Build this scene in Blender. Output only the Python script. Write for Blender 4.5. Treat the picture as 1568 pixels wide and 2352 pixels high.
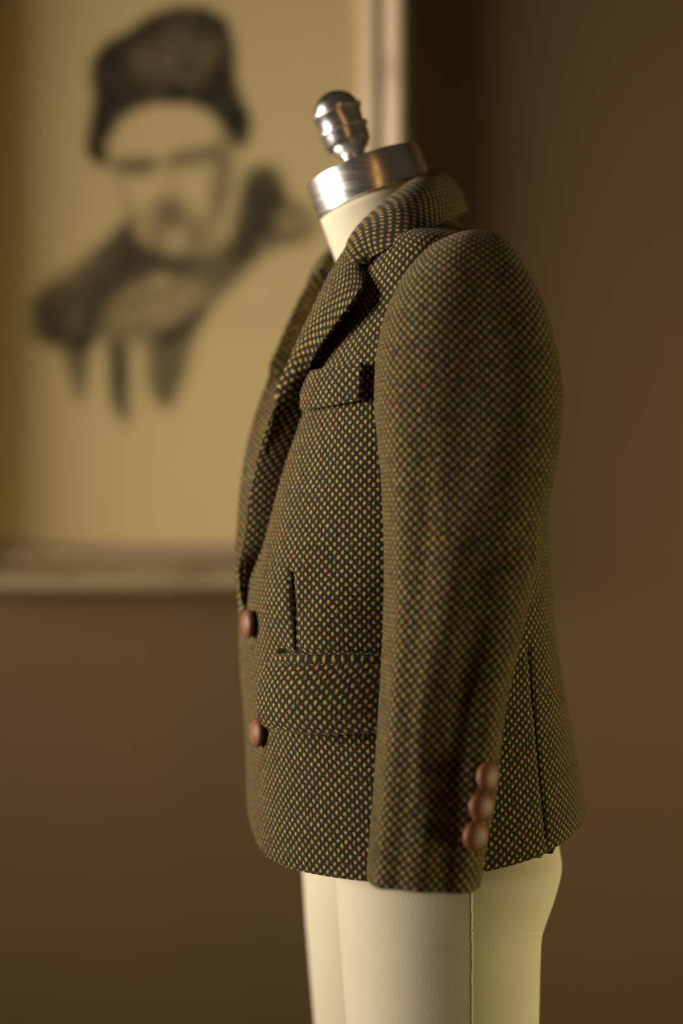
import bpy, bmesh, math, random
import numpy as np
from mathutils import Vector, Matrix
from mathutils.bvhtree import BVHTree

for o in list(bpy.data.objects):
    bpy.data.objects.remove(o, do_unlink=True)
SC = bpy.context.scene
COL = SC.collection

# ------------------------------------------------------------------ camera
F = 3600.0                      # focal length in pixels of a 1568 x 2352 frame
CAM = np.array((0.0, -0.9, 0.95))
cd = bpy.data.cameras.new('camera')
cam = bpy.data.objects.new('camera', cd); COL.objects.link(cam)
cam.location = CAM; cam.rotation_euler = (math.pi / 2, 0, 0)
cd.sensor_fit = 'VERTICAL'; cd.sensor_height = 36.0
cd.lens = F / 2352 * 36.0
cd.clip_start = 0.02
cd.dof.use_dof = True
cd.dof.focus_distance = 0.858
cd.dof.aperture_fstop = 2.0
SC.camera = cam

# ------------------------------------------------------------------ world, lights, exposure
w = bpy.data.worlds.new('room_light'); SC.world = w; w.use_nodes = True
bg = w.node_tree.nodes['Background']
bg.inputs['Color'].default_value = (1.0, 0.80, 0.52, 1); bg.inputs['Strength'].default_value = 0.036

def area(name, loc, target, sx, sy, power, colour, spread=180):
    l = bpy.data.lights.new(name, 'AREA'); l.shape = 'RECTANGLE'; l.size = sx; l.size_y = sy
    l.energy = power; l.color = colour; l.spread = math.radians(spread)
    o = bpy.data.objects.new(name, l); COL.objects.link(o)
    o.location = loc
    o.rotation_euler = (Vector(target) - Vector(loc)).to_track_quat('-Z', 'Y').to_euler()
    return o
# the window to the left, a weaker one to the right behind the camera, a warm lamp behind the camera
area('window_daylight', (-1.90, -0.11, 1.19), (0.0, 0.20, 1.07), 0.92, 1.0, 7.1, (1.0, 0.92, 0.81), 39)
area('far_window_daylight', (1.50, -0.12, 0.52), (0.0, 0.04, 0.68), 0.6, 0.8, 1.7, (1.0, 0.90, 0.48), 52)
area('warm_lamp', (0.30, -1.80, 1.60), (0.0, 0.0, 1.2), 0.06, 1.7, 1.6, (1.0, 0.50, 0.15))

SC.view_settings.view_transform = 'Standard'
SC.view_settings.look = 'None'
SC.view_settings.exposure = 0.0
SC.view_settings.gamma = 1.0
SC.view_settings.use_curve_mapping = False

# ------------------------------------------------------------------ geometry helpers
TH = math.radians(12.0)         # the form is turned a little towards the camera
CT, ST = math.cos(TH), math.sin(TH)
XC, YC = 0.0316, 0.055          # its upright axis

def W(f, l, z):                 # forward, left, up of the form -> world
    f, l, z = np.broadcast_arrays(np.asarray(f, float), np.asarray(l, float), np.asarray(z, float))
    return np.stack((XC - f * CT + l * ST, YC - f * ST - l * CT, z), -1)

def mirror(p):                  # across the form's middle plane
    p = np.asarray(p, float)
    dx, dy = p[..., 0] - XC, p[..., 1] - YC
    f = -(dx * CT + dy * ST); l = dx * ST - dy * CT
    return W(f, -l, p[..., 2])

def proj(p):
    p = np.asarray(p, float)
    d = p[..., 1] - CAM[1]
    return 784 + F * p[..., 0] / d, 1176 - F * (p[..., 2] - CAM[2]) / d

def at(px, py, Y):
    d = Y - CAM[1]
    return np.array(((px - 784) * d / F, Y, CAM[2] + (1176 - py) * d / F))

def at_l(px, py, l):            # the point at distance l left of the form's middle plane
    k = (px - 784) / F
    # XC - f CT + l ST = k (YC - f ST - l CT + .9)
    f = (XC + l * ST - k * (YC - l * CT - CAM[1])) / (CT - k * ST)
    p = W(f, l, 0.0)
    p[2] = CAM[2] + (1176 - py) * (p[1] - CAM[1]) / F
    return p

def pchip(x, xs, ys):           # smooth monotone interpolation
    xs = np.asarray(xs, float); ys = np.asarray(ys, float); x = np.asarray(x, float)
    h = np.diff(xs); dl = np.diff(ys) / h
    m = np.zeros(len(xs)); m[0] = dl[0]; m[-1] = dl[-1]
    for i in range(1, len(xs) - 1):
        if dl[i - 1] * dl[i] > 0:
            w1 = 2 * h[i] + h[i - 1]; w2 = h[i] + 2 * h[i - 1]
            m[i] = (w1 + w2) / (w1 / dl[i - 1] + w2 / dl[i])
    i = np.clip(np.searchsorted(xs, x) - 1, 0, len(xs) - 2)
    t = np.clip((x - xs[i]) / h[i], 0, 1)
    return ((2*t**3 - 3*t**2 + 1) * ys[i] + (t**3 - 2*t**2 + t) * h[i] * m[i]
            + (-2*t**3 + 3*t**2) * ys[i+1] + (t**3 - t**2) * h[i] * m[i+1])

def catmull(pts, n):
    P = np.asarray(pts, float)
    s = np.r_[0, np.cumsum(np.linalg.norm(np.diff(P, axis=0), axis=1) ** 0.5)]
    m = np.zeros_like(P)
    m[1:-1] = (P[2:] - P[:-2]) / (s[2:] - s[:-2])[:, None]
    m[0] = (P[1] - P[0]) / (s[1] - s[0]); m[-1] = (P[-1] - P[-2]) / (s[-1] - s[-2])
    x = np.linspace(0, s[-1], n)
    i = np.clip(np.searchsorted(s, x) - 1, 0, len(s) - 2)
    h = (s[i+1] - s[i])[:, None]; t = ((x - s[i])[:, None]) / h
    return ((2*t**3 - 3*t**2 + 1) * P[i] + (t**3 - 2*t**2 + t) * h * m[i]
            + (-2*t**3 + 3*t**2) * P[i+1] + (t**3 - t**2) * h * m[i+1])

def link(me, name, mat, parent=None, smooth=True):
    if mat: me.materials.append(mat)
    if smooth:
        me.polygons.foreach_set('use_smooth', [True] * len(me.polygons))
    o = bpy.data.objects.new(name, me); COL.objects.link(o)
    if parent: o.parent = parent
    return o

def root_of(parent):
    p = np.zeros(3)
    while parent is not None:
        p = p + np.array(parent.location); parent = parent.parent
    return p

def grid_uv(V, r0=None, c0=None):
    R, C = V.shape[:2]
    r0 = R // 2 if r0 is None else r0; c0 = C // 2 if c0 is None else c0
    u = np.zeros((R, C)); u[:, 1:] = np.cumsum(np.linalg.norm(np.diff(V, axis=1), axis=2), axis=1)
    v = np.zeros((R, C)); v[1:] = np.cumsum(np.linalg.norm(np.diff(V, axis=0), axis=2), axis=0)
    return u - u[:, c0:c0+1], v - v[r0:r0+1]

def grid(name, V, mat, parent=None, wrap=False, uv=None, solid=0.0, offset=-1.0, flip=False, caps=False):
    """One mesh from a rows x columns array of points."""
    V = np.asarray(V, float); R, C = V.shape[:2]
    if wrap:
        V = np.concatenate((V, V[:, :1]), 1); C += 1      # seam column repeated so that the UVs stay clean
    u, v = uv if uv is not None else grid_uv(V)
    P = (V - root_of(parent)).reshape(-1, 3)
    idx = np.arange(R * C).reshape(R, C)
    q = np.stack((idx[:-1, :-1], idx[:-1, 1:], idx[1:, 1:], idx[1:, :-1]), -1).reshape(-1, 4)
    if flip: q = q[:, ::-1]
    me = bpy.data.meshes.new(name)
    faces = [tuple(int(k) for k in a) for a in q]
    me.from_pydata([tuple(p) for p in P], [], faces)
    ul = me.uv_layers.new(name='cloth')
    co = np.stack((u.ravel(), v.ravel()), -1)
    li = np.empty(len(me.loops), int); me.loops.foreach_get('vertex_index', li)
    ul.data.foreach_set('uv', co[li].astype(np.float32).ravel())
    if wrap or caps:
        bm = bmesh.new(); bm.from_mesh(me)
        bmesh.ops.remove_doubles(bm, verts=bm.verts, dist=1e-6)
        if caps: bmesh.ops.holes_fill(bm, edges=[e for e in bm.edges if e.is_boundary], sides=0)
        bm.to_mesh(me); bm.free()
    o = link(me, name, mat, parent)
    if solid:
        m = o.modifiers.new('thickness', 'SOLIDIFY'); m.thickness = solid; m.offset = offset
        m.use_quality_normals = True
        bvm = o.modifiers.new('soft_edge', 'BEVEL'); bvm.width = solid * 0.42; bvm.segments = 2
        bvm.limit_method = 'ANGLE'; bvm.angle_limit = math.radians(50)
    return o

def tube(name, pts, r, mat, parent=None, n=6):
    P = np.asarray(pts, float); m = len(P)
    T = np.gradient(P, axis=0); T /= np.linalg.norm(T, axis=1)[:, None] + 1e-12
    up = np.array((0.31, 0.5, 0.81))
    rows = []
    for i in range(m):
        a = np.cross(T[i], up); a /= np.linalg.norm(a); b = np.cross(T[i], a)
        rr = r if np.isscalar(r) else r[i]
        th = np.linspace(0, 2 * math.pi, n, endpoint=False)
        rows.append(P[i] + rr * (np.cos(th)[:, None] * a + np.sin(th)[:, None] * b))
    return grid(name, np.array(rows), mat, parent, wrap=True, caps=True)

def lathe(name, prof, base, axis, mat, parent=None, n=48, flat=False):
    ax = np.asarray(axis, float); ax /= np.linalg.norm(ax)
    a = np.cross(ax, (0.2, 1, 0.1)); a /= np.linalg.norm(a); b = np.cross(ax, a)
    th = np.linspace(0, 2 * math.pi, n, endpoint=False)
    rows = [np.asarray(base) + s * ax + max(r, 1e-5) * (np.cos(th)[:, None] * a + np.sin(th)[:, None] * b) for s, r in prof]
    o = grid(name, np.array(rows), mat, parent, wrap=True, caps=True)
    bm = bmesh.new(); bm.from_mesh(o.data); bmesh.ops.recalc_face_normals(bm, faces=bm.faces); bm.to_mesh(o.data); bm.free()
    o.data.set_sharp_from_angle(angle=math.radians(32))
    return o

def bvh_of(V, wrap=False):
    V = np.asarray(V, float); R, C = V.shape[:2]
    idx = np.arange(R * C).reshape(R, C)
    if wrap: idx = np.concatenate((idx, idx[:, :1]), 1)
    q = np.stack((idx[:-1, :-1], idx[:-1, 1:], idx[1:, 1:], idx[1:, :-1]), -1).reshape(-1, 4)
    return BVHTree.FromPolygons([Vector(p) for p in V.reshape(-1, 3)], [tuple(int(k) for k in a) for a in q])

def cast(bvh, px, py):          # where the line of sight through a pixel meets a surface
    d = Vector(at(px, py, 0.0) - CAM).normalized()
    h, n, _, _ = bvh.ray_cast(Vector(CAM), d)
    if h is None: return None, None
    if n.dot(d) > 0: n = -n
    return np.array(h), np.array(n)

def empty(name, loc, label=None, cat=None):
    o = bpy.data.objects.new(name, None); COL.objects.link(o); o.location = loc
    o.empty_display_size = 0.05
    if label: o['label'] = label; o['category'] = cat
    return o

def box(name, lo, hi, mat, parent=None, kind=None, bevel=0.0):
    lo, hi = np.array(lo, float), np.array(hi, float)
    bm = bmesh.new(); bmesh.ops.create_cube(bm, size=1)
    for v in bm.verts:
        v.co = Vector((lo + hi) / 2 + np.array(v.co) * (hi - lo) - root_of(parent))
    me = bpy.data.meshes.new(name); bm.to_mesh(me); bm.free()
    o = link(me, name, mat, parent, smooth=False)
    if kind: o['kind'] = kind
    return o

# ------------------------------------------------------------------ materials
def new_mat(name):
    m = bpy.data.materials.new(name); m.use_nodes = True
    nt = m.node_tree
    return m, nt, nt.nodes['Principled BSDF']

class N:                        # small node writer
    def __init__(s, nt): s.nt = nt
    def add(s, t, **kw):
        n = s.nt.nodes.new(t)
        for k, v in kw.items(): setattr(n, k, v)
        return n
    def put(s, inp, v):
        if isinstance(v, bpy.types.NodeSocket): s.nt.links.new(v, inp)
        else: inp.default_value = v
    def math(s, op, a, b=None, c=None, clamp=False):
        n = s.add('ShaderNodeMath', operation=op, use_clamp=clamp); s.put(n.inputs[0], a)
        if b is not None: s.put(n.inputs[1], b)
        if c is not None: s.put(n.inputs[2], c)
        return n.outputs[0]
    def vec(s, op, a, b=None, scale=None):
        n = s.add('ShaderNodeVectorMath', operation=op); s.put(n.inputs[0], a)
        if b is not None: s.put(n.inputs[1], b)
        if scale is not None: s.put(n.inputs['Scale'], scale)
        return n.outputs['Value'] if op in ('LENGTH', 'DISTANCE', 'DOT_PRODUCT') else n.outputs[0]
    def mix(s, fac, a, b):
        n = s.add('ShaderNodeMix', data_type='RGBA')
        s.put(n.inputs[0], fac); s.put(n.inputs[6], a); s.put(n.inputs[7], b)
        return n.outputs[2]
    def noise(s, vec, scale, detail=2.0, rough=0.5, col=False):
        n = s.add('ShaderNodeTexNoise'); 
        if vec is not None: s.put(n.inputs['Vector'], vec)
        n.inputs['Scale'].default_value = scale; n.inputs['Detail'].default_value = detail
        n.inputs['Roughness'].default_value = rough
        return n.outputs['Color'] if col else n.outputs['Fac']
    def ramp(s, fac, stops, interp='LINEAR'):
        n = s.add('ShaderNodeValToRGB'); n.color_ramp.interpolation = interp
        e = n.color_ramp.elements
        while len(e) < len(stops): e.new(0.5)
        for k, (p, c) in zip(e, stops):
            k.position = p; k.color = (*c, 1) if len(c) == 3 else c
        s.put(n.inputs[0], fac)
        return n.outputs[0]
    def smooth(s, x, a, b):
        n = s.add('ShaderNodeMapRange', interpolation_type='SMOOTHSTEP')
        s.put(n.inputs['Value'], x); n.inputs['From Min'].default_value = a; n.inputs['From Max'].default_value = b
        return n.outputs[0]
    def bump(s, h, dist, strength=1.0, normal=None):
        n = s.add('ShaderNodeBump'); n.inputs['Distance'].default_value = dist; n.inputs['Strength'].default_value = strength
        s.put(n.inputs['Height'], h)
        if normal is not None: s.put(n.inputs['Normal'], normal)
        return n.outputs[0]

def tweed_material():
    m, nt, b = new_mat('birdseye_tweed'); g = N(nt)
    uv = g.add('ShaderNodeUVMap', uv_map='cloth').outputs[0]
    p = g.vec('SCALE', uv, scale=1 / 0.0050)
    wob = g.vec('SCALE', g.vec('SUBTRACT', g.noise(p, 1.6, 2, col=True), (0.5, 0.5, 0.5)), scale=0.30)
    wob2 = g.vec('SCALE', g.vec('SUBTRACT', g.noise(p, 9.0, 2, col=True), (0.5, 0.5, 0.5)), scale=0.16)
    p = g.vec('ADD', g.vec('ADD', p, wob), wob2)
    p = g.vec('MULTIPLY', p, (1, 1, 0))
    def lattice(off):
        q = g.vec('ADD', p, (off, off, 0))
        cell = g.vec('FLOOR', q)
        d = g.vec('LENGTH', g.vec('MULTIPLY', g.vec('SUBTRACT', g.vec('FRACTION', q), (0.5, 0.5, 0)), (1.0, 0.92, 0)))
        wn = g.add('ShaderNodeTexWhiteNoise', noise_dimensions='3D')
        g.put(wn.inputs['Vector'], g.vec('ADD', cell, (off * 17.3, off * 5.1, off)))
        return d, wn.outputs['Value'], wn.outputs['Color']
    d0, r0, _ = lattice(0.0); d1, r1, _ = lattice(0.5)
    first = g.math('LESS_THAN', d0, d1)
    d = g.math('MINIMUM', d0, d1)
    rnd = g.math('ADD', g.math('MULTIPLY', r0, first), g.math('MULTIPLY', r1, g.math('SUBTRACT', 1.0, first)))
    dot = g.smooth(d, 0.305, 0.07)
    fib = g.noise(p, 7.0, 3, 0.65)
    col = g.ramp(rnd, [(0.0, (0.54, 0.325, 0.062)), (0.24, (0.40, 0.290, 0.046)), (0.44, (0.50, 0.345, 0.095)),
                       (0.64, (0.50, 0.225, 0.070)), (0.80, (0.58, 0.365, 0.10)), (0.92, (0.28, 0.175, 0.045))], 'CONSTANT')
    col = g.mix(g.math('MULTIPLY', fib, 0.55), col, (0.10, 0.075, 0.025, 1))
    gf = g.noise(p, 3.1, 3, 0.7)
    ground = g.ramp(gf, [(0.30, (0.006, 0.007, 0.006)), (0.52, (0.013, 0.0145, 0.012)), (0.72, (0.036, 0.033, 0.024))])
    c = g.mix(dot, ground, col)
    g.put(b.inputs['Base Color'], c)
    b.inputs['Roughness'].default_value = 0.92
    b.inputs['Specular IOR Level'].default_value = 0.18
    b.inputs['Sheen Weight'].default_value = 0.16
    b.inputs['Sheen Roughness'].default_value = 0.45
    b.inputs['Sheen Tint'].default_value = (1.0, 0.87, 0.58, 1)
    h = g.math('ADD', dot, g.math('MULTIPLY', fib, 0.6))
    g.put(b.inputs['Normal'], g.bump(h, 0.0009, 0.9))
    return m

def plain(name, colour, rough=0.6, metal=0.0, spec=0.5):
    m, nt, b = new_mat(name)
    b.inputs['Base Color'].default_value = (*colour, 1); b.inputs['Roughness'].default_value = rough
    b.inputs['Metallic'].default_value = metal; b.inputs['Specular IOR Level'].default_value = spec
    return m

def linen_material():
    m, nt, b = new_mat('cream_linen'); g = N(nt)
    co = g.add('ShaderNodeTexCoord').outputs['Object']
    blot = g.noise(co, 14, 3)
    weave = g.noise(g.vec('MULTIPLY', co, (1, 1, 0.35)), 1500, 2)
    c = g.ramp(blot, [(0.3, (0.575, 0.495, 0.340)), (0.7, (0.625, 0.548, 0.388))])
    c = g.mix(g.math('MULTIPLY', weave, 0.22), c, (0.50, 0.42, 0.26, 1))
    g.put(b.inputs['Base Color'], c)
    b.inputs['Roughness'].default_value = 0.8; b.inputs['Specular IOR Level'].default_value = 0.25
    g.put(b.inputs['Normal'], g.bump(g.math('ADD', weave, g.math('MULTIPLY', blot, 2)), 0.00025, 0.5))
    return m

def steel_material(name, r0, r1):
    m, nt, b = new_mat(name); g = N(nt)
    co = g.add('ShaderNodeTexCoord').outputs['Object']
    n = g.noise(g.vec('MULTIPLY', co, (60, 60, 900)), 1.0, 3)
    g.put(b.inputs['Roughness'], g.ramp(n, [(0.3, (r0,) * 3), (0.7, (r1,) * 3)]))
    b.inputs['Base Color'].default_value = (0.86, 0.81, 0.76, 1); b.inputs['Metallic'].default_value = 1.0
    g.put(b.inputs['Normal'], g.bump(g.noise(co, 160, 2), 0.0003, 0.10))
    return m

def wall_material():
    m, nt, b = new_mat('brown_wall_paint'); g = N(nt)
    co = g.add('ShaderNodeTexCoord').outputs['Object']
    n = g.noise(co, 2.2, 3); f = g.noise(co, 240, 3)
    g.put(b.inputs['Base Color'], g.ramp(n, [(0.3, (0.190, 0.117, 0.046)), (0.7, (0.210, 0.130, 0.053))]))
    b.inputs['Roughness'].default_value = 0.65; b.inputs['Specular IOR Level'].default_value = 0.3
    g.put(b.inputs['Normal'], g.bump(f, 0.0008, 0.35))
    return m

def floor_material():
    m, nt, b = new_mat('dark_floor_boards'); g = N(nt)
    co = g.add('ShaderNodeTexCoord').outputs['Object']
    n = g.noise(g.vec('MULTIPLY', co, (1, 9, 1)), 6, 4)
    g.put(b.inputs['Base Color'], g.ramp(n, [(0.3, (0.07, 0.04, 0.018)), (0.7, (0.13, 0.075, 0.035))]))
    b.inputs['Roughness'].default_value = 0.5
    return m

def rail_material():
    m, nt, b = new_mat('pale_gilt_wood'); g = N(nt)
    co = g.add('ShaderNodeTexCoord').outputs['Object']
    n = g.noise(g.vec('MULTIPLY', co, (5, 260, 260)), 1.0, 4, 0.6)
    k = g.noise(g.vec('MULTIPLY', co, (14, 60, 60)), 1.0, 3, 0.6)
    c = g.ramp(n, [(0.28, (0.30, 0.20, 0.11)), (0.5, (0.46, 0.335, 0.19)), (0.75, (0.56, 0.42, 0.25))])
    c = g.mix(g.smooth(k, 0.52, 0.74), c, (0.26, 0.17, 0.09, 1))
    g.put(b.inputs['Base Color'], c)
    b.inputs['Roughness'].default_value = 0.5; b.inputs['Specular IOR Level'].default_value = 0.35
    g.put(b.inputs['Normal'], g.bump(n, 0.0006, 0.5))
    return m

def paper_material():
    m, nt, b = new_mat('drawing_paper'); g = N(nt)
    ink = g.add('ShaderNodeVertexColor', layer_name='charcoal').outputs[0]
    co = g.add('ShaderNodeTexCoord').outputs['Object']
    grain = g.noise(co, 420, 3, 0.7); blot = g.noise(co, 5, 3)
    fac = g.math('MULTIPLY', ink, g.math('ADD', 0.72, g.math('MULTIPLY', grain, 0.56)), clamp=True)
    pc = g.ramp(blot, [(0.3, (0.80, 0.61, 0.29)), (0.7, (0.85, 0.655, 0.32))])
    g.put(b.inputs['Base Color'], g.mix(fac, pc, (0.030, 0.024, 0.016, 1)))
    b.inputs['Roughness'].default_value = 0.85; b.inputs['Specular IOR Level'].default_value = 0.15
    return m

def leather_material():
    m, nt, b = new_mat('brown_leather'); g = N(nt)
    co = g.add('ShaderNodeTexCoord').outputs['Object']
    n = g.noise(co, 300, 3); f = g.noise(co, 1400, 2)
    g.put(b.inputs['Base Color'], g.ramp(n, [(0.3, (0.165, 0.058, 0.024)), (0.7, (0.255, 0.095, 0.040))]))
    b.inputs['Roughness'].default_value = 0.5; b.inputs['Specular IOR Level'].default_value = 0.4
    g.put(b.inputs['Normal'], g.bump(g.math('ADD', n, f), 0.0004, 0.6))
    return m

TWEED = tweed_material(); LINEN = linen_material(); STEEL = steel_material('brushed_steel', 0.22, 0.32); POLISHED = steel_material('polished_steel', 0.21, 0.29); WALL = wall_material()
RAIL = rail_material(); PAPER = paper_material(); LEATHER = leather_material(); FLOOR = floor_material()
THREAD = plain('dark_thread', (0.014, 0.014, 0.008), 0.9, 0, 0.1)
SEAM = plain('cream_seam_thread', (0.72, 0.63, 0.42), 0.8, 0, 0.2)
LINING = plain('dark_lining', (0.03, 0.022, 0.012), 0.6)
BLACK = plain('black_enamel', (0.02, 0.02, 0.02), 0.4)

# ------------------------------------------------------------------ the setting
YW = 0.50
box('wall_back', (-2.6, YW, 0), (2.6, YW + 0.12, 2.7), WALL, kind='structure')
box('floor', (-2.6, -2.4, -0.08), (2.6, YW + 0.12, 0), FLOOR, kind='structure')

# ------------------------------------------------------------------ framed charcoal portrait
def wpx(px, py, Y=YW):
    return at(px, py, Y)
ri = at(827, 1249, YW - 0.018); li = at(-20, 1249, YW - 0.018)      # inner corners of the frame
x0, x1, zb = li[0], ri[0], ri[2]
zt = at(0, -260, YW)[2]
pic = empty('framed_portrait', ((x0 + x1) / 2, YW, zb - 0.044),
            'charcoal portrait of a man in a fur hat, in a pale wooden wall frame', 'picture')
PROF = [(0.0, 0.004), (0.0, 0.0115), (0.0010, 0.0130), (0.0120, 0.0195), (0.0138, 0.0195), (0.0150, 0.0140), (0.0166, 0.0130), (0.0182, 0.0150),
        (0.0205, 0.0185), (0.0245, 0.0235), (0.0285, 0.0275), (0.0325, 0.0300), (0.0365, 0.0305), (0.0400, 0.0285),
        (0.0425, 0.0240), (0.0435, 0.0170), (0.0435, 0.0005), (0.0, 0.0005)]
def rail(length, loc, rot):
    # built along its own X, inner edge at y = 0, mitred at both ends
    rows = []
    for e, n_ in ((-0.5, -1), (0.5, 1)):
        rows.append([(e * length + n_ * n, -n, h) for n, h in PROF])
    rows = np.array(rows)
    mid = np.array([rows[0] * (1 - t) + rows[1] * t for t in np.linspace(0, 1, 9)])
    o = grid('frame_rail', mid, RAIL, None, wrap=True, caps=True)
    bm = bmesh.new(); bm.from_mesh(o.data); bmesh.ops.recalc_face_normals(bm, faces=bm.faces); bm.to_mesh(o.data); bm.free()
    for p in o.data.polygons: p.use_smooth = False
    o.parent = pic
    o.location = Vector(loc) - pic.location
    # rail frame: local z -> out of the wall (-Y), local y -> towards the picture's middle
    X, Y = Vector(rot[0]), Vector(rot[1]); Z = X.cross(Y)
    o.rotation_euler = Matrix((X, Y, Z)).transposed().to_euler()
    return o
H, Wd = zt - zb, x1 - x0
cx, cz = (x0 + x1) / 2, (zt + zb) / 2
rail(Wd, (cx, YW, zb), ((1, 0, 0), (0, 0, 1)))
rail(Wd, (cx, YW, zt), ((-1, 0, 0), (0, 0, -1)))
rail(H, (x1, YW, cz), ((0, 0, 1), (-1, 0, 0)))
rail(H, (x0, YW, cz), ((0, 0, -1), (1, 0, 0)))

def charcoal():
    """Amount of charcoal on the paper: loose patches of a man's head in a tall fur hat, beard and heavy coat."""
    step = 5
    xs = np.arange(-10, 845, step); ys = np.arange(-270, 1265, step)
    GX, GY = np.meshgrid(xs, ys)
    ink = np.zeros(GX.shape)
    def inside(poly):
        P = np.asarray(poly, float); r = np.zeros(GX.shape, bool)
        for (ax, ay), (bx, by) in zip(P, np.roll(P, -1, 0)):
            c = ((ay > GY) != (by > GY)) & (GX < (bx - ax) * (GY - ay) / (by - ay + 1e-9) + ax)
            r ^= c
        return r.astype(float)
    def blur(a, s):
        s = s / step
        k = np.arange(-int(3 * s) - 1, int(3 * s) + 2); g = np.exp(-k**2 / (2 * s * s)); g /= g.sum()
        pad = len(k) // 2
        a = np.pad(a, pad, mode='edge')
        a = np.apply_along_axis(lambda v: np.convolve(v, g, 'valid'), 0, a)
        return np.apply_along_axis(lambda v: np.convolve(v, g, 'valid'), 1, a)
    def lay(poly, amt, s=9):
        nonlocal ink
        ink = ink + (1 - ink) * amt * blur(inside(poly), s)
    def lift(poly, amt, s=9):
        nonlocal ink
        ink = ink * (1 - amt * blur(inside(poly), s))
    def stroke(pts, wd, amt, s=7):
        nonlocal ink
        d = np.full(GX.shape, 1e9); P = np.asarray(pts, float)
        for a, b in zip(P[:-1], P[1:]):
            ab = b - a; t = np.clip(((GX - a[0]) * ab[0] + (GY - a[1]) * ab[1]) / (ab @ ab), 0, 1)
            d = np.minimum(d, np.hypot(GX - a[0] - t * ab[0], GY - a[1] - t * ab[1]))
        ink = ink + (1 - ink) * amt * blur((d < wd / 2).astype(float), s)
    # coat: shoulders, standing fur collar, loose strokes running out below
    lay([(70,700),(100,655),(170,610),(250,545),(310,490),(330,560),(400,600),(470,590),(540,560),(560,450),(580,385),
         (635,385),(665,455),(715,480),(735,520),(700,555),(620,575),(560,630),(500,690),(455,760),(400,800),(330,780),
         (250,770),(190,800),(120,800),(75,770)], 0.80, 13)
    lay([(565,390),(630,385),(650,440),(625,520),(560,600),(500,610),(530,520)], 0.72, 12)
    lay([(290,500),(330,560),(390,590),(470,575),(490,600),(400,640),(330,640),(250,700),(200,700),(230,590)], 0.55, 12)
    lay([(75,700),(130,650),(170,690),(140,790),(80,780)], 0.45, 12)
    lay([(130,770),(215,760),(205,850),(190,930),(170,900)], 0.75, 10)
    lay([(240,775),(300,770),(300,860),(300,960),(285,985),(255,920)], 0.85, 10)
    lay([(335,800),(400,770),(450,750),(430,850),(395,940),(360,930),(340,880)], 0.80, 12)
    lift([(270,680),(340,640),(420,640),(500,650),(450,720),(380,750),(310,760),(240,740)], 0.38, 14)
    lift([(350,630),(385,625),(390,660),(355,665)], 0.55, 9)
    lift([(640,480),(720,490),(730,530),(640,540)], 0.35, 12)
    stroke([(270,720),(320,690),(390,665)], 14, 0.45)
    stroke([(330,800),(390,770),(470,715)], 20, 0.60)
    stroke([(225,650),(215,720),(190,790)], 34, 0.45)
    stroke([(318,770),(325,850),(322,960)], 10, 0.15)
    stroke([(540,740),(620,730),(680,700)], 40, 0.08, 16)
    # head: pale face under the hat
    lift([(245,300),(310,245),(420,238),(500,270),(530,330),(520,430),(480,520),(420,575),(350,570),(300,500),(275,420)], 0.96, 9)
    lay([(500,270),(540,330),(535,420),(500,500),(470,540),(490,430),(500,350)], 0.50, 11)
    lay([(290,480),(320,500),(330,570),(380,600),(460,590),(500,520),(520,560),(440,610),(340,600)], 0.45, 12)
    # hat
    lay([(208,140),(240,95),(290,72),(340,35),(400,14),(470,14),(520,40),(540,95),(542,170),(560,230),(580,275),(572,330),
         (540,345),(520,300),(480,255),(430,238),(360,235),(305,252),(268,285),(245,335),(246,385),(218,378),(195,345),(205,285),
         (218,225),(206,185)], 0.97, 7)
    lift([(290,110),(380,70),(480,70),(500,150),(420,190),(300,190)], 0.17, 22)
    lay([(215,210),(300,215),(420,205),(530,215),(560,280),(540,320),(480,250),(360,228),(270,270),(235,340),(215,340)], 0.45, 12)
    # brows and eyes in the shade of the brim, nose, moustache, beard
    stroke([(268,376),(305,378),(348,374)], 30, 0.78, 9)
    stroke([(396,366),(440,356),(492,348)], 30, 0.74, 9)
    stroke([(290,394),(345,396)], 22, 0.45, 10)
    stroke([(410,384),(470,376)], 22, 0.42, 10)
    stroke([(345,380),(400,372)], 16, 0.25, 9)
    stroke([(385,395),(402,430),(408,450)], 20, 0.30, 10)
    stroke([(266,390),(282,440),(302,490)], 14, 0.42, 9)
    stroke([(505,360),(505,430),(495,500)], 40, 0.42, 14)
    lay([(310,490),(350,470),(400,455),(450,470),(490,500),(490,560),(430,600),(350,600),(315,560)], 0.42, 14)
    stroke([(378,470),(398,488),(392,510)], 46, 0.55, 11)
    stroke([(350,520),(362,560),(380,590)], 20, 0.40, 9)
    stroke([(440,505),(452,545),(430,585)], 24, 0.36, 10)
    stroke([(300,500),(312,560),(345,596)], 18, 0.40, 9)
    lift([(310,510),(340,505),(345,555),(320,560)], 0.50, 10)
    lift([(380,535),(420,530),(425,570),(390,575)], 0.55, 10)
    lift([(435,470),(475,460),(480,500),(445,505)], 0.45, 10)
    rng = np.random.default_rng(3)
    n1 = blur(rng.standard_normal(GX.shape), 14) * 6; n2 = blur(rng.standard_normal(GX.shape), 6) * 2.2
    ink = np.clip(ink * (1 + 0.05 * n1 + 0.05 * n2), 0, 1)
    return xs, ys, ink
xs, ys, ink = charcoal()
PV = np.array([[at(x, y, YW - 0.006) for x in xs] for y in ys])
pap = grid('drawing_paper', PV, PAPER, pic, flip=True)
ca = pap.data.color_attributes.new('charcoal', 'FLOAT_COLOR', 'POINT')
ca.data.foreach_set('color', np.stack([ink.ravel()] * 3 + [np.ones(ink.size)], -1).astype(np.float32).ravel())
pap['label'] = 'aged tan paper with a charcoal drawing'
bk = pap.modifiers.new('thickness', 'SOLIDIFY'); bk.thickness = 0.003; bk.offset = -1

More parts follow.
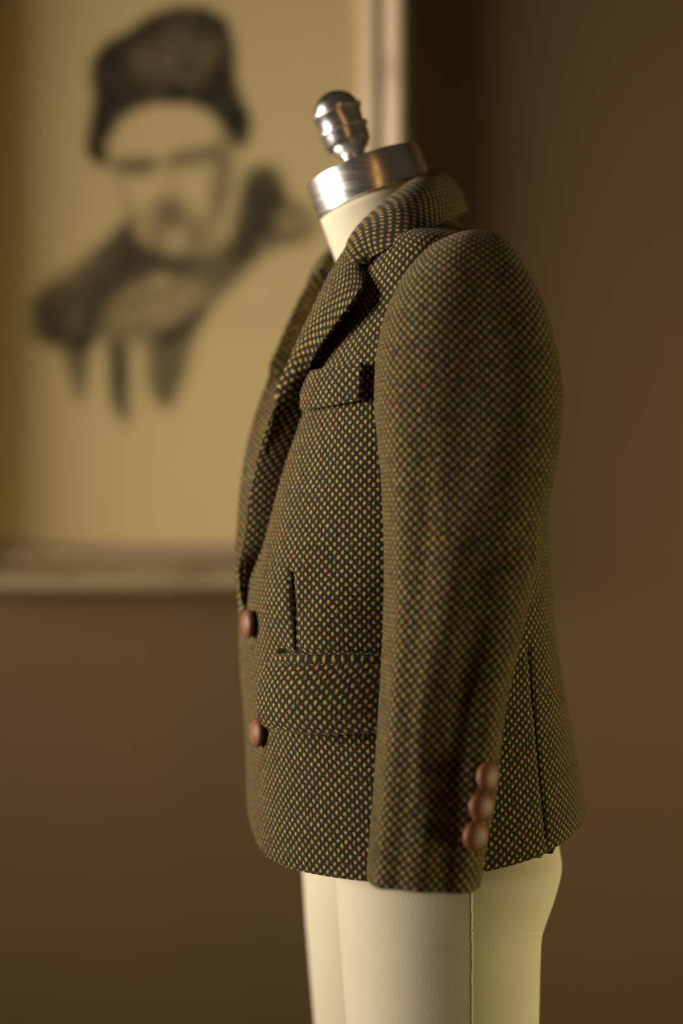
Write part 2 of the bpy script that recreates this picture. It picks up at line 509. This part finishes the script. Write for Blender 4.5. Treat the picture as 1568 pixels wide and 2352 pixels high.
# ------------------------------------------------------------------ dress form
form = empty('dress_form', (XC, YC, 0.0),
             "cream fabric child's dress form with steel neck cap and knob, wearing the tweed jacket", 'dress form')
CC = at_l(846, 421, 0.0)                       # middle of the neck cap
lean, side = math.radians(20.0), math.radians(-3.5)
fw = W(1, 0, 0) - W(0, 0, 0); lf = W(0, 1, 0) - W(0, 0, 0)
AX = fw * math.sin(lean) + lf * math.sin(side) + np.array((0, 0, math.cos(lean)))
AX /= np.linalg.norm(AX)
R_ = 0.0362; hh = 0.0112
lathe('neck_cap', [(-hh, 0.0), (-hh, R_ - 0.0006), (-hh + 0.0006, R_), (hh - 0.0010, R_), (hh - 0.0003, R_ - 0.0004), (hh, R_ - 0.0014),
                   (hh, 0.010), (hh, 0.0)], CC, AX, STEEL, form, 96)
k = 1 / 3600
prof = [(-8, 34), (0, 30), (10, 27.5), (22, 27.5), (28, 31), (35, 39), (45, 47), (58, 50.5), (72, 51), (78, 52), (80, 56), (85, 56), (87, 50), (100, 49.5), (113, 52),
        (120, 53.5), (122, 57), (127, 57), (129, 50.5), (140, 48.5), (152, 41.5), (161, 31.5), (167, 20), (170, 9), (171, 0)]
base = CC + AX * hh + fw * 0.0035
lathe('finial', [(s * k, r * k) for s, r in prof], base, AX, POLISHED, form, 64)
# neck: a tilted column that widens into the shoulders
rows = []
for i, s in enumerate(np.linspace(-hh, -0.105, 22)):
    t = i / 21
    c = CC + AX * s
    r = 0.0350 + 0.004 * max(0, t - 0.35) ** 1.5 + 0.03 * max(0, t - 0.55) ** 2
    th = np.linspace(0, 2 * math.pi, 64, endpoint=False)
    a = np.cross(AX, lf); a /= np.linalg.norm(a); b = np.cross(AX, a)
    rows.append(c + r * (np.cos(th)[:, None] * a + np.sin(th)[:, None] * b))
grid('neck', np.array(rows), LINEN, form, wrap=True, caps=True, flip=True)

def sections(tab, n_rows, n_cols, expo, Yfix=None, cl=None, yaw=TH, power_u=1.0):
    """Loft of level sections whose outline, seen from the camera, runs through the measured columns.
    tab rows: (py, left px, right px, middle depth Y, half size across the line of sight's side direction)"""
    T = np.array(tab, float)
    o = np.argsort(T[:, 0]); T = T[o]
    py = np.linspace(T[0, 0], T[-1, 0], n_rows)
    L, Rr, Yc, cc = (pchip(py, T[:, 0], T[:, i]) for i in (1, 2, 3, 4))
    ph = np.linspace(0, 2 * math.pi, n_cols, endpoint=False)
    c, s = np.cos(ph), np.sin(ph)
    sc, ss = np.sign(c) * np.abs(c) ** (2 / expo), np.sign(s) * np.abs(s) ** (2 / expo)
    fy, ly = np.array((-math.cos(yaw), -math.sin(yaw))), np.array((math.sin(yaw), -math.cos(yaw)))
    V = np.zeros((n_rows, n_cols, 3))
    for i in range(n_rows):
        d = Yc[i] - CAM[1]
        z = CAM[2] + (1176 - py[i]) * d / F
        X = ((L[i] + Rr[i]) / 2 - 784) * d / F; a = (Rr[i] - L[i]) / 2 * d / F
        for _ in range(14):
            pts = np.array((X, Yc[i])) + np.outer(sc * a, fy) + np.outer(ss * cc[i], ly)
            px = 784 + F * pts[:, 0] / (pts[:, 1] - CAM[1])
            eL, eR = L[i] - px.min(), Rr[i] - px.max()
            X += (eL + eR) / 2 * d / F; a = max(a + (eR - eL) / 2 * d / F, 1e-4)
        V[i, :, :2] = pts; V[i, :, 2] = z
    return V, py

# legs of the form
LEG = [(1820, 800, 1210, 0.012, 0.034), (1890, 780, 1276, 0.008, 0.046), (1950, 769, 1285, 0.005, 0.052), (1985, 769, 1290, 0.003, 0.054), (2050, 773, 1276, 0.003, 0.0555), (2100, 777, 1258, 0.003, 0.055),
       (2136, 779, 1246, 0.003, 0.0545), (2150, 780, 1243.5, 0.003, 0.0545), (2200, 783, 1241, 0.003, 0.054), (2350, 795, 1237, 0.003, 0.053), (2500, 808, 1228, 0.003, 0.051), (2750, 828, 1205, 0.003, 0.047)]
LV, lpy = sections(LEG, 90, 96, 2.15)
leg = grid('leg', LV, LINEN, form, wrap=True, caps=True, flip=True)
grid('leg', mirror(LV), LINEN, form, wrap=True, caps=True)
lb = bvh_of(LV, True)
def on(bvh, pxs, lift_=0.0004):
    r = []
    for x, y in pxs:
        h, n = cast(bvh, x, y)
        if h is not None: r.append(h + n * lift_)
    return np.array(r)
rng = random.Random(5)
pts = on(lb, [(1084 + rng.uniform(-1.1, 1.1), y) for y in range(1985, 2420, 6)], 0.0)
tube('side_seam', pts, 0.00042, SEAM, leg)
pts = on(lb, [(1084 + t * 158, 2137 + 9 * t + rng.uniform(-.5, .5)) for t in np.linspace(0, 1, 40)], 0.0001)
tube('hip_seam', pts, 0.0004, SEAM, leg)
# stand below the picture
lathe('stand_pole', [(0, 0.0), (0, 0.011), (0.70, 0.011), (0.70, 0)], (XC, YC, 0.012), (0, 0, 1), BLACK, form, 24)
lathe('stand_base', [(0, 0), (0, 0.135), (0.006, 0.14), (0.012, 0.135), (0.018, 0.05), (0.04, 0.016), (0.04, 0)], (XC, YC, 0.0), (0, 0, 1), BLACK, form, 48)

# ------------------------------------------------------------------ jacket body
jacket = empty('tweed_jacket', (XC, YC, 0.752),
               "small brown and olive bird's-eye tweed blazer with leather buttons on the dress form", 'jacket')
# hull rows: (py at the middle depth, left px, right px, half width)
HULL = [(500, 822, 1030, 0.043), (520, 808, 1048, 0.046), (540, 795, 1070, 0.052), (560, 782, 1095, 0.066), (585, 766, 1125, 0.087), (607, 754, 1146, 0.0985), (640, 740, 1172, 0.103),
        (740, 712, 1218, 0.1035), (850, 672, 1248, 0.102), (980, 638, 1266, 0.101), (1080, 614, 1263, 0.1), (1180, 595, 1255, 0.099), (1280, 573, 1262, 0.099),
        (1350, 552, 1271, 0.100), (1420, 547, 1278, 0.1015), (1500, 550, 1287, 0.103), (1600, 557, 1299, 0.105), (1700, 562, 1316, 0.110), (1800, 565, 1334, 0.114), (1880, 566, 1347, 0.117), (1925, 566, 1352, 0.1185)]
Ht = np.array(HULL, float)
NR, NC = 240, 640
z_top, z_hem = CAM[2] + (1176 - 500) * 0.955 / F, 0.752
zz = np.linspace(z_top, z_hem, NR)
hpy = 1176 - (zz - CAM[2]) * F / 0.955
hL, hR, hb = (pchip(hpy, Ht[:, 0], Ht[:, i]) for i in (1, 2, 3))
NE = 2.5
def sec(af, ab, b, ph):
    c, s = np.cos(ph), np.sin(ph)
    a = np.where(c > 0, af, ab)
    return a * np.sign(c) * np.abs(c) ** (2 / NE), b * np.sign(s) * np.abs(s) ** (2 / NE)
PH = np.linspace(-math.pi, math.pi, 361)
AF, AB = np.zeros(NR), np.zeros(NR)
for i in range(NR):
    af = ab = 0.08
    for _ in range(25):
        f, l = sec(af, ab, hb[i], PH)
        px, _y = proj(W(f, l, zz[i]))
        af = max(af + (px.min() - hL[i]) * 0.955 / F, 0.004); ab = max(ab + (hR[i] - px.max()) * 0.955 / F, 0.004)
    AF[i], AB[i] = af, ab

def folds(f, l, z, ph):
    """soft drag lines in the cloth, as an outward offset"""
    o = 0.0012 * np.sin(ph * 5 + z * 40) * np.exp(-((z - 0.90) / 0.08) ** 2)
    o += 0.0016 * np.exp(-((ph - 0.9 - (z - 0.87) * 5) / 0.22) ** 2) * np.exp(-((z - 0.86) / 0.06) ** 2)
    o -= 0.0018 * np.exp(-((ph - 0.55 - (z - 0.87) * 7) / 0.16) ** 2) * np.exp(-((z - 0.875) / 0.05) ** 2)
    o += 0.0025 * np.sin(ph * 4.0 + 1.0) * np.clip((0.84 - z) / 0.09, 0, 1)
    return o
def hull_pt(i, ph):
    f, l = sec(AF[i], AB[i], hb[i], ph)
    o = folds(f, l, zz[i], ph)
    n = np.stack((f / AF[i] ** 2, l / hb[i] ** 2), -1); n /= np.linalg.norm(n, axis=-1)[..., None] + 1e-12
    return W(f + n[..., 0] * o, l + n[..., 1] * o, zz[i])
HV = np.array([hull_pt(i, PH) for i in range(NR)])
hb_tree = bvh_of(HV)

ROLL = [(812, 557), (792, 586), (768, 624), (738, 685), (705, 757), (672, 830), (645, 890), (617, 963), (598, 1023), (582, 1090), (568, 1170), (557, 1250), (547, 1310), (546, 1362), (551, 1405)]
OUTER = [(829, 626), (836, 652), (834, 674), (805, 712), (766, 762), (731, 806), (700, 858), (672, 922), (650, 978), (623, 1046), (598, 1108), (576, 1180), (562, 1250), (553, 1335), (553, 1398)]
ROLL_L = [.0455, .0455, .045, .044, .042, .040, .037, .033, .029, .025, .020, .015, .010, .006, .003]
ry = np.array([p[1] for p in ROLL], float); rx = np.array([p[0] for p in ROLL], float)
BUT_Z = CAM[2] + (1176 - 1385) * 0.94 / F
def edge_angle(i):
    """angle of the near front edge on section i (0 = middle of the front, positive towards the camera)"""
    z = zz[i]
    ph = np.linspace(-0.16, 2.2, 700)
    px, py = proj(hull_pt(i, ph))
    if z > BUT_Z:
        want = np.interp(py, ry, rx)
        ok = np.where((px >= want + 1.0) & (ph > 0.0))[0]
        e = ph[ok[0]] if len(ok) else 0.0
        lw = np.interp(np.median(py[:40]), ry, ROLL_L)
        _, ls = sec(AF[i], AB[i], hb[i], ph)
        el = ph[np.where((ls >= lw) & (ph > 0))[0]]
        e = el[0] if len(el) else e
        k = np.clip((z - BUT_Z) / 0.035, 0, 1); k = k * k * (3 - 2 * k)
        return -0.14 * (1 - k) + e * k
    base = -0.14
    # rounded lower corner of the front
    k = np.clip((0.790 - z) / (0.790 - z_hem), 0, 1)
    return base + 0.62 * (1 - math.sqrt(max(0, 1 - k ** 2.2)))
EA = np.array([edge_angle(i) for i in range(NR)])
kk = np.exp(-np.linspace(-2, 2, 25) ** 2); kk /= kk.sum()
EAs = np.convolve(np.pad(EA, 12, mode='edge'), kk, 'valid')
EAs[-40:] = EA[-40:]
HVv = np.zeros(HV.shape[:2]); HVv[1:] = np.cumsum(np.linalg.norm(np.diff(HV, axis=0), axis=2), axis=0)
HVv -= HVv[NR // 2:NR // 2 + 1]
BV = np.zeros((NR, NC, 3)); BU = np.zeros((NR, NC)); bvv = np.zeros((NR, NC))
for i in range(NR):
    e = EAs[i]
    ef = 2 * math.pi - (e if zz[i] > BUT_Z else max(e, -0.14))
    ph = np.linspace(e, ef, NC)
    P = hull_pt(i, (ph + math.pi) % (2 * math.pi) - math.pi)
    # the far front lies under the near one where they overlap
    under = np.clip((ph - (2 * math.pi - 0.5)) / 0.4, 0, 1)
    c = W(0, 0, zz[i])
    P = P + (c - P) * (under * 0.05)[:, None]
    BV[i] = P
    q = np.where(ph < math.pi + 0.2, np.clip((ph - 1.15) / 1.75, 0, 1), np.clip((5.4 - ph) / 1.9, 0, 1)); q = q * q * (3 - 2 * q)
    kz = np.clip((0.88 - zz[i]) / (0.88 - z_hem), 0, 1) ** 1.4
    BV[i, :, 2] += 0.021 * q * kz
    arc = np.r_[0, np.cumsum(np.linalg.norm(np.diff(P, axis=0), axis=1))]
    BU[i] = arc - np.interp(math.pi / 2, ph, arc)
    bvv[i] = np.interp((ph + math.pi) % (2 * math.pi) - math.pi, PH, HVv[i])
def press(V, pxs, depth, width):
    """a seam pulled into the cloth along a line on the side that faces the camera"""
    T0 = np.gradient(V, axis=0); T1 = np.gradient(V, axis=1)
    nn = np.cross(T0, T1); nn /= np.linalg.norm(nn, axis=2)[..., None] + 1e-12
    view = CAM - V
    sg = np.sign((nn * (V - V.mean(1, keepdims=True))).sum(2)); nn = nn * sg[..., None]
    near = (nn * view).sum(2) > 0
    px, py = proj(V); d = np.full(px.shape, 1e9)
    P = np.asarray(pxs, float)
    for a, b in zip(P[:-1], P[1:]):
        ab = b - a; t = np.clip(((px - a[0]) * ab[0] + (py - a[1]) * ab[1]) / (ab @ ab), 0, 1)
        d = np.minimum(d, np.hypot(px - a[0] - t * ab[0], py - a[1] - t * ab[1]))
    return V - nn * (depth * np.exp(-(d / width) ** 2) * near)[..., None]
BV = press(BV, [(667, 1308), (671, 1370), (674, 1430), (677, 1494)], 0.0030, 6)
BV = press(BV, [(1214, 1490), (1221, 1580), (1231, 1680), (1241, 1790), (1250, 1880), (1258, 1960)], 0.0015, 6)
BV = press(BV, [(648, 1502), (640, 1560), (632, 1610), (634, 1650), (648, 1674)], 0.0022, 8)
BV = press(BV, [(646, 1498), (720, 1498), (800, 1500), (900, 1503)], 0.0030, 6)
body_tree = bvh_of(BV)
body = grid('body', BV, TWEED, jacket, uv=(BU, bvv), solid=0.0035, flip=True)

# the form's chest inside the jacket
sel = np.where(hpy >= 612)[0][::6]
TV = np.array([(HV[i][:-1:4] - W(0, 0, zz[i])) * 0.84 + W(0, 0, zz[i]) for i in sel])
grid('torso', TV, LINEN, form, wrap=True, caps=True)

# ------------------------------------------------------------------ sleeves
SLV = [(534, 1088, 1112, -0.046, 0.006), (538, 1062, 1126, -0.046, 0.014), (546, 1030, 1142, -0.047, 0.021), (560, 995, 1160, -0.049, 0.027), (590, 957, 1183, -0.053, 0.033), (630, 926, 1208, -0.057, 0.037),
       (690, 895, 1241, -0.061, 0.040), (760, 873, 1265, -0.064, 0.042), (840, 861, 1284, -0.066, 0.043), (920, 859, 1293, -0.068, 0.043), (1000, 865, 1289, -0.069, 0.043), (1080, 873, 1277, -0.070, 0.042), (1150, 877, 1264, -0.071, 0.041),
       (1220, 880, 1252, -0.072, 0.040), (1320, 881, 1229, -0.073, 0.039), (1430, 879, 1205, -0.074, 0.038), (1520, 875, 1182, -0.075, 0.037), (1620, 869, 1160, -0.077, 0.036), (1720, 863, 1148, -0.079, 0.035), (1820, 857, 1139, -0.081, 0.034),
       (1920, 849, 1121, -0.083, 0.033), (2015, 841, 1104, -0.085, 0.032)]
SV, spy = sections(SLV, 240, 140, 2.8, yaw=math.radians(3))
# top rows need finer spacing: resample by pixel row
def sleeve_folds(V, spy):
    V = V.copy()
    ctr = V.mean(1, keepdims=True)
    D = V - ctr; D[..., 2] = 0; D /= np.linalg.norm(D, axis=2)[..., None] + 1e-9
    px, py = proj(V)
    xn = (px - px.min(1)[:, None]) / (px.max(1) - px.min(1))[:, None]
    near = np.clip(-D[..., 1] * 1.6, 0, 1)
    y = spy[:, None]
    env = np.clip((y - 850) / 350, 0, 1)
    low = np.clip((y - 1150) / 400, 0, 1)
    o = 0.0016 * np.exp(-((xn - 0.12) / 0.06) ** 2) * env
    o -= 0.0010 * np.exp(-((xn - 0.26) / 0.06) ** 2) * env
    o -= 0.0036 * np.exp(-((xn - 0.66 - 0.00004 * (y - 1400)) / 0.13) ** 2) * low
    o += 0.0010 * np.exp(-((xn - 0.45) / 0.08) ** 2) * np.sin(y / 95.0) * env
    o += 0.0008 * np.sin(xn * 9 + y / 140.0)
    o += 0.0016 * np.exp(-(((y - 1330) - (xn - 0.8) * -260) / 45) ** 2) * np.clip((xn - 0.5) * 2, 0, 1)
    o -= 0.0016 * np.exp(-(((y - 1250) - (xn - 0.8) * -240) / 50) ** 2) * np.clip((xn - 0.5) * 2, 0, 1)
    V += D * (o * near)[..., None]
    # hem drops towards the back
    k = np.clip((y - 1900) / 115, 0, 1)
    V[..., 2] -= k * (0.0030 * np.clip(xn - 0.35, 0, 1) / 0.65)
    return V
SV = sleeve_folds(SV, spy)
SW = np.concatenate((SV, SV[:, :1]), 1)
su, sv_ = grid_uv(SW, r0=120, c0=35)
sv_ = np.repeat(sv_[:, 35:36], SW.shape[1], 1)
sleeve = grid('sleeve', SV, TWEED, jacket, wrap=True, uv=(su, sv_), solid=0.003, flip=True)
far_sleeve = grid('sleeve', mirror(SV), TWEED, jacket, wrap=True, uv=(su, sv_), solid=0.003)
sv_tree = bvh_of(SV, True)

# ------------------------------------------------------------------ lapels
op = catmull(np.array(OUTER, float), 90)
def hull_cast(x, y):
    for k in range(40):
        h, n = cast(hb_tree, x + k * 1.0, y)
        if h is not None: return h, n
    return at(x, y, YC), np.array((0, -1, 0))
LS = 26
rl = catmull(np.array([(p[0], p[1], l * 1e4) for p, l in zip(ROLL, ROLL_L)], float), 90)
rp = rl[:, :2]; rl = rl[:, 2] * 1e-4
def make_lapel(lift0, n_keep):
    A = np.zeros((90, 3)); B = np.zeros((90, 3)); E = np.zeros((90, 3))
    for i in range(90):
        t = i / 89
        a = at_l(rp[i][0], rp[i][1], rl[i])
        b, nb = hull_cast(*op[i])
        view = CAM - b; view /= np.linalg.norm(view)
        b = b + view * (0.003 * min(1, (1 - t) / 0.1) + lift0 * min(1, (1 - t) / 0.25) ** 0.8)
        w0 = max(0.0, 1 - t / 0.16) ** 1.5              # the top meets the front end of the collar
        b = b * (1 - w0) + at_l(op[i][0], op[i][1], 0.066) * w0
        sink = max(0.0, (t - 0.86) / 0.14) ** 1.5 * 0.0035
        c0 = W(0, 0, a[2]) - a; c0 /= np.linalg.norm(c0)
        a = a + c0 * sink; b = b + c0 * sink
        A[i], B[i] = a, b
        r = int(np.clip(np.argmin(np.abs(zz - a[2])), 0, NR - 1))
        E[i] = hull_pt(r, np.array([EAs[r] + 0.05]))[0]; E[i, 2] = a[2]
    kk = np.ones(9) / 9
    for Q in (A, B, E):
        for c in range(3):
            Q[4:-4, c] = np.convolve(Q[:, c], kk, 'valid')
    tan = np.gradient(A, axis=0)
    V = np.zeros((90, LS, 3))
    for i in range(90):
        t = i / 89
        perp = np.cross(tan[i], B[i] - A[i]); perp /= np.linalg.norm(perp) + 1e-9
        if perp @ (CAM - A[i]) < 0: perp = -perp
        for j in range(LS):
            q = j / (LS - 1)
            V[i, j] = A[i] + (B[i] - A[i]) * q + perp * 0.0026 * (1 - 0.5 * t) * math.sin(math.pi * q)
    # it folds over its roll line: the return behind runs back to the edge of the front
    bend = (A + (E - A) * 0.35)[:, None]
    V = np.concatenate(((E * 0.97 + W(0, 0, E[:, 2]) * 0.03)[:, None], bend, V), 1)
    return V[:n_keep]
LAP = make_lapel(0.0210, 90)
lapel = grid('lapel', LAP, TWEED, jacket, solid=0.003, offset=-1, flip=False)
grid('lapel', mirror(make_lapel(0.006, 84)), TWEED, jacket, solid=0.003, offset=-1, flip=True)

# ------------------------------------------------------------------ collar
roll_c = [at_l(811, 558, 0.0455), at_l(820, 545, 0.0465), at_l(848, 512, 0.050), at_l(892, 470, 0.051), at_l(936, 433, 0.042), at_l(968, 413, 0.024)]
out_c = [at_l(848, 598, 0.070), at_l(862, 590, 0.074), at_l(900, 573, 0.083), at_l(950, 547, 0.083), at_l(1002, 520, 0.068), at_l(1042, 500, 0.038)]
roll_c = roll_c + [at_l(982, 407, 0.0)] + [mirror(p) for p in roll_c[::-1]]
out_c = out_c + [at_l(1060, 489, 0.0)] + [mirror(p) for p in out_c[::-1]]
NT, NS = 160, 22
rc = catmull(roll_c, NT); oc = catmull(out_c, NT)
CV = np.zeros((NS + 8, NT, 3))
gorge = at_l(829, 626, 0.067)
for j in range(NT):
    a, b = rc[j], oc[j]
    u = abs(j / (NT - 1) * 2 - 1)                 # 1 at both front ends, 0 at the back
    end = np.clip((u - 0.80) / 0.20, 0, 1) ** 2
    out = b - a; up = np.cross(out, rc[min(j + 1, NT - 1)] - rc[max(j - 1, 0)])
    up /= np.linalg.norm(up) + 1e-9
    if up[2] < 0: up = -up
    for i in range(NS):
        s = i / (NS - 1)
        p = a + out * s + up * 0.0060 * math.sin(math.pi * s ** 0.75)
        # front end dips to the gorge
        g0 = at_l(829, 626, 0.067); m0 = (roll_c[0] + out_c[0]) / 2
        dv = (g0 - m0) if j < NT / 2 else (mirror(g0) - mirror(m0))
        p = p + dv * end * math.sin(math.pi * min(s * 1.02, 1)) * 0.85
        CV[8 + i, j] = p
    inward = np.array((XC, YC, 0)) - a; inward[2] = 0; inward /= np.linalg.norm(inward)
    for i in range(8):                            # the stand inside the fold
        s = 1 - i / 8
        CV[i, j] = a + inward * 0.004 * math.sin(s * math.pi / 2) + np.array((0, 0, -0.020 * s * (1 - 0.4 * end))) 
collar = grid('collar', CV, TWEED, jacket, solid=0.0032, offset=-1, flip=False)

# ------------------------------------------------------------------ pockets, seams
def patch(name, corners_fn, nu, nv, bvh, thick, mat, parent, puff=0.0):
    V = np.zeros((nv, nu, 3))
    for i in range(nv):
        for j in range(nu):
            x, y = corners_fn(j / (nu - 1), i / (nv - 1))
            h, n = hull_cast(x, y)
            e = math.sin(math.pi * j / (nu - 1)) * math.sin(math.pi * i / (nv - 1))
            V[i, j] = h + n * (thick + puff * e)
    return grid(name, V, mat, parent, solid=thick + 0.0006, offset=-1, flip=False)

def chest(u, v):
    x = 706 + u * (843 - 706); top = 861 - 26 * u; bot = 947 - 24 * u
    return x - v * 8 * u, top + (bot - top) * v
chest_p = patch('chest_pocket', chest, 26, 18, hb_tree, 0.0024, TWEED, jacket, 0.0006)
def jet(u, v):
    x = 650 + u * 240
    return x, 1502 + 2 * u + v * 19
patch('pocket_welt', jet, 40, 5, hb_tree, 0.0030, TWEED, jacket, 0.0008)
def flap(u, v):
    left = 652 - 16 * math.sin(min(v * 1.5, 1) * math.pi / 2)
    cut = max(0.0, (v - 0.72) / 0.28)
    left += 24 * (1 - math.sqrt(max(0, 1 - cut ** 2)))
    x = left + u * (892 - left)
    return x, 1527 + v * (144 + 12 * u)
patch('pocket_flap', flap, 40, 30, hb_tree, 0.0058, TWEED, jacket, 0.0026)

def groove(name, pxs, bvh, r, parent, lift_=0.0003, n=60):
    pts = catmull(np.array(pxs, float), n)
    return tube(name, on(bvh, pts, lift_), r, THREAD, parent)
groove('dart_seam', [(668, 1312), (671, 1370), (674, 1430), (677, 1492)], body_tree, 0.0004, body, 0.0)
groove('back_seam', [(1214, 1490), (1221, 1580), (1231, 1680), (1241, 1790), (1250, 1880), (1254, 1925)], body_tree, 0.0003, body, 0.0)
groove('pocket_seam', [(648, 1498), (720, 1499), (800, 1501), (880, 1503)], body_tree, 0.0003, body, 0.0, n=50)

# ------------------------------------------------------------------ leather buttons
def button(px, py, bvh, r, parent, tilt=(0, 0, 0)):
    h, n = cast(bvh, px, py)
    n = n + np.array(tilt); n /= np.linalg.norm(n)
    pr = [(0.0, 0.0), (0.0, 0.30 * r), (0.0016, 0.34 * r), (0.0018, 0.90 * r), (0.0026, 0.985 * r), (0.0036, 1.0 * r), (0.0046, 0.95 * r), (0.0056, 0.82 * r),
          (0.0064, 0.62 * r), (0.0069, 0.40 * r), (0.0071, 0.18 * r), (0.00715, 0.0)]
    return lathe('button', pr, h, n, LEATHER, parent, 40)
button(583, 1432, hb_tree, 0.0083, jacket)
button(603, 1682, hb_tree, 0.0084, jacket)
for x, y in ((1108, 1781), (1095, 1849), (1081, 1917)):
    button(x, y, sv_tree, 0.0074, sleeve, tilt=(0.35, 0, 0))
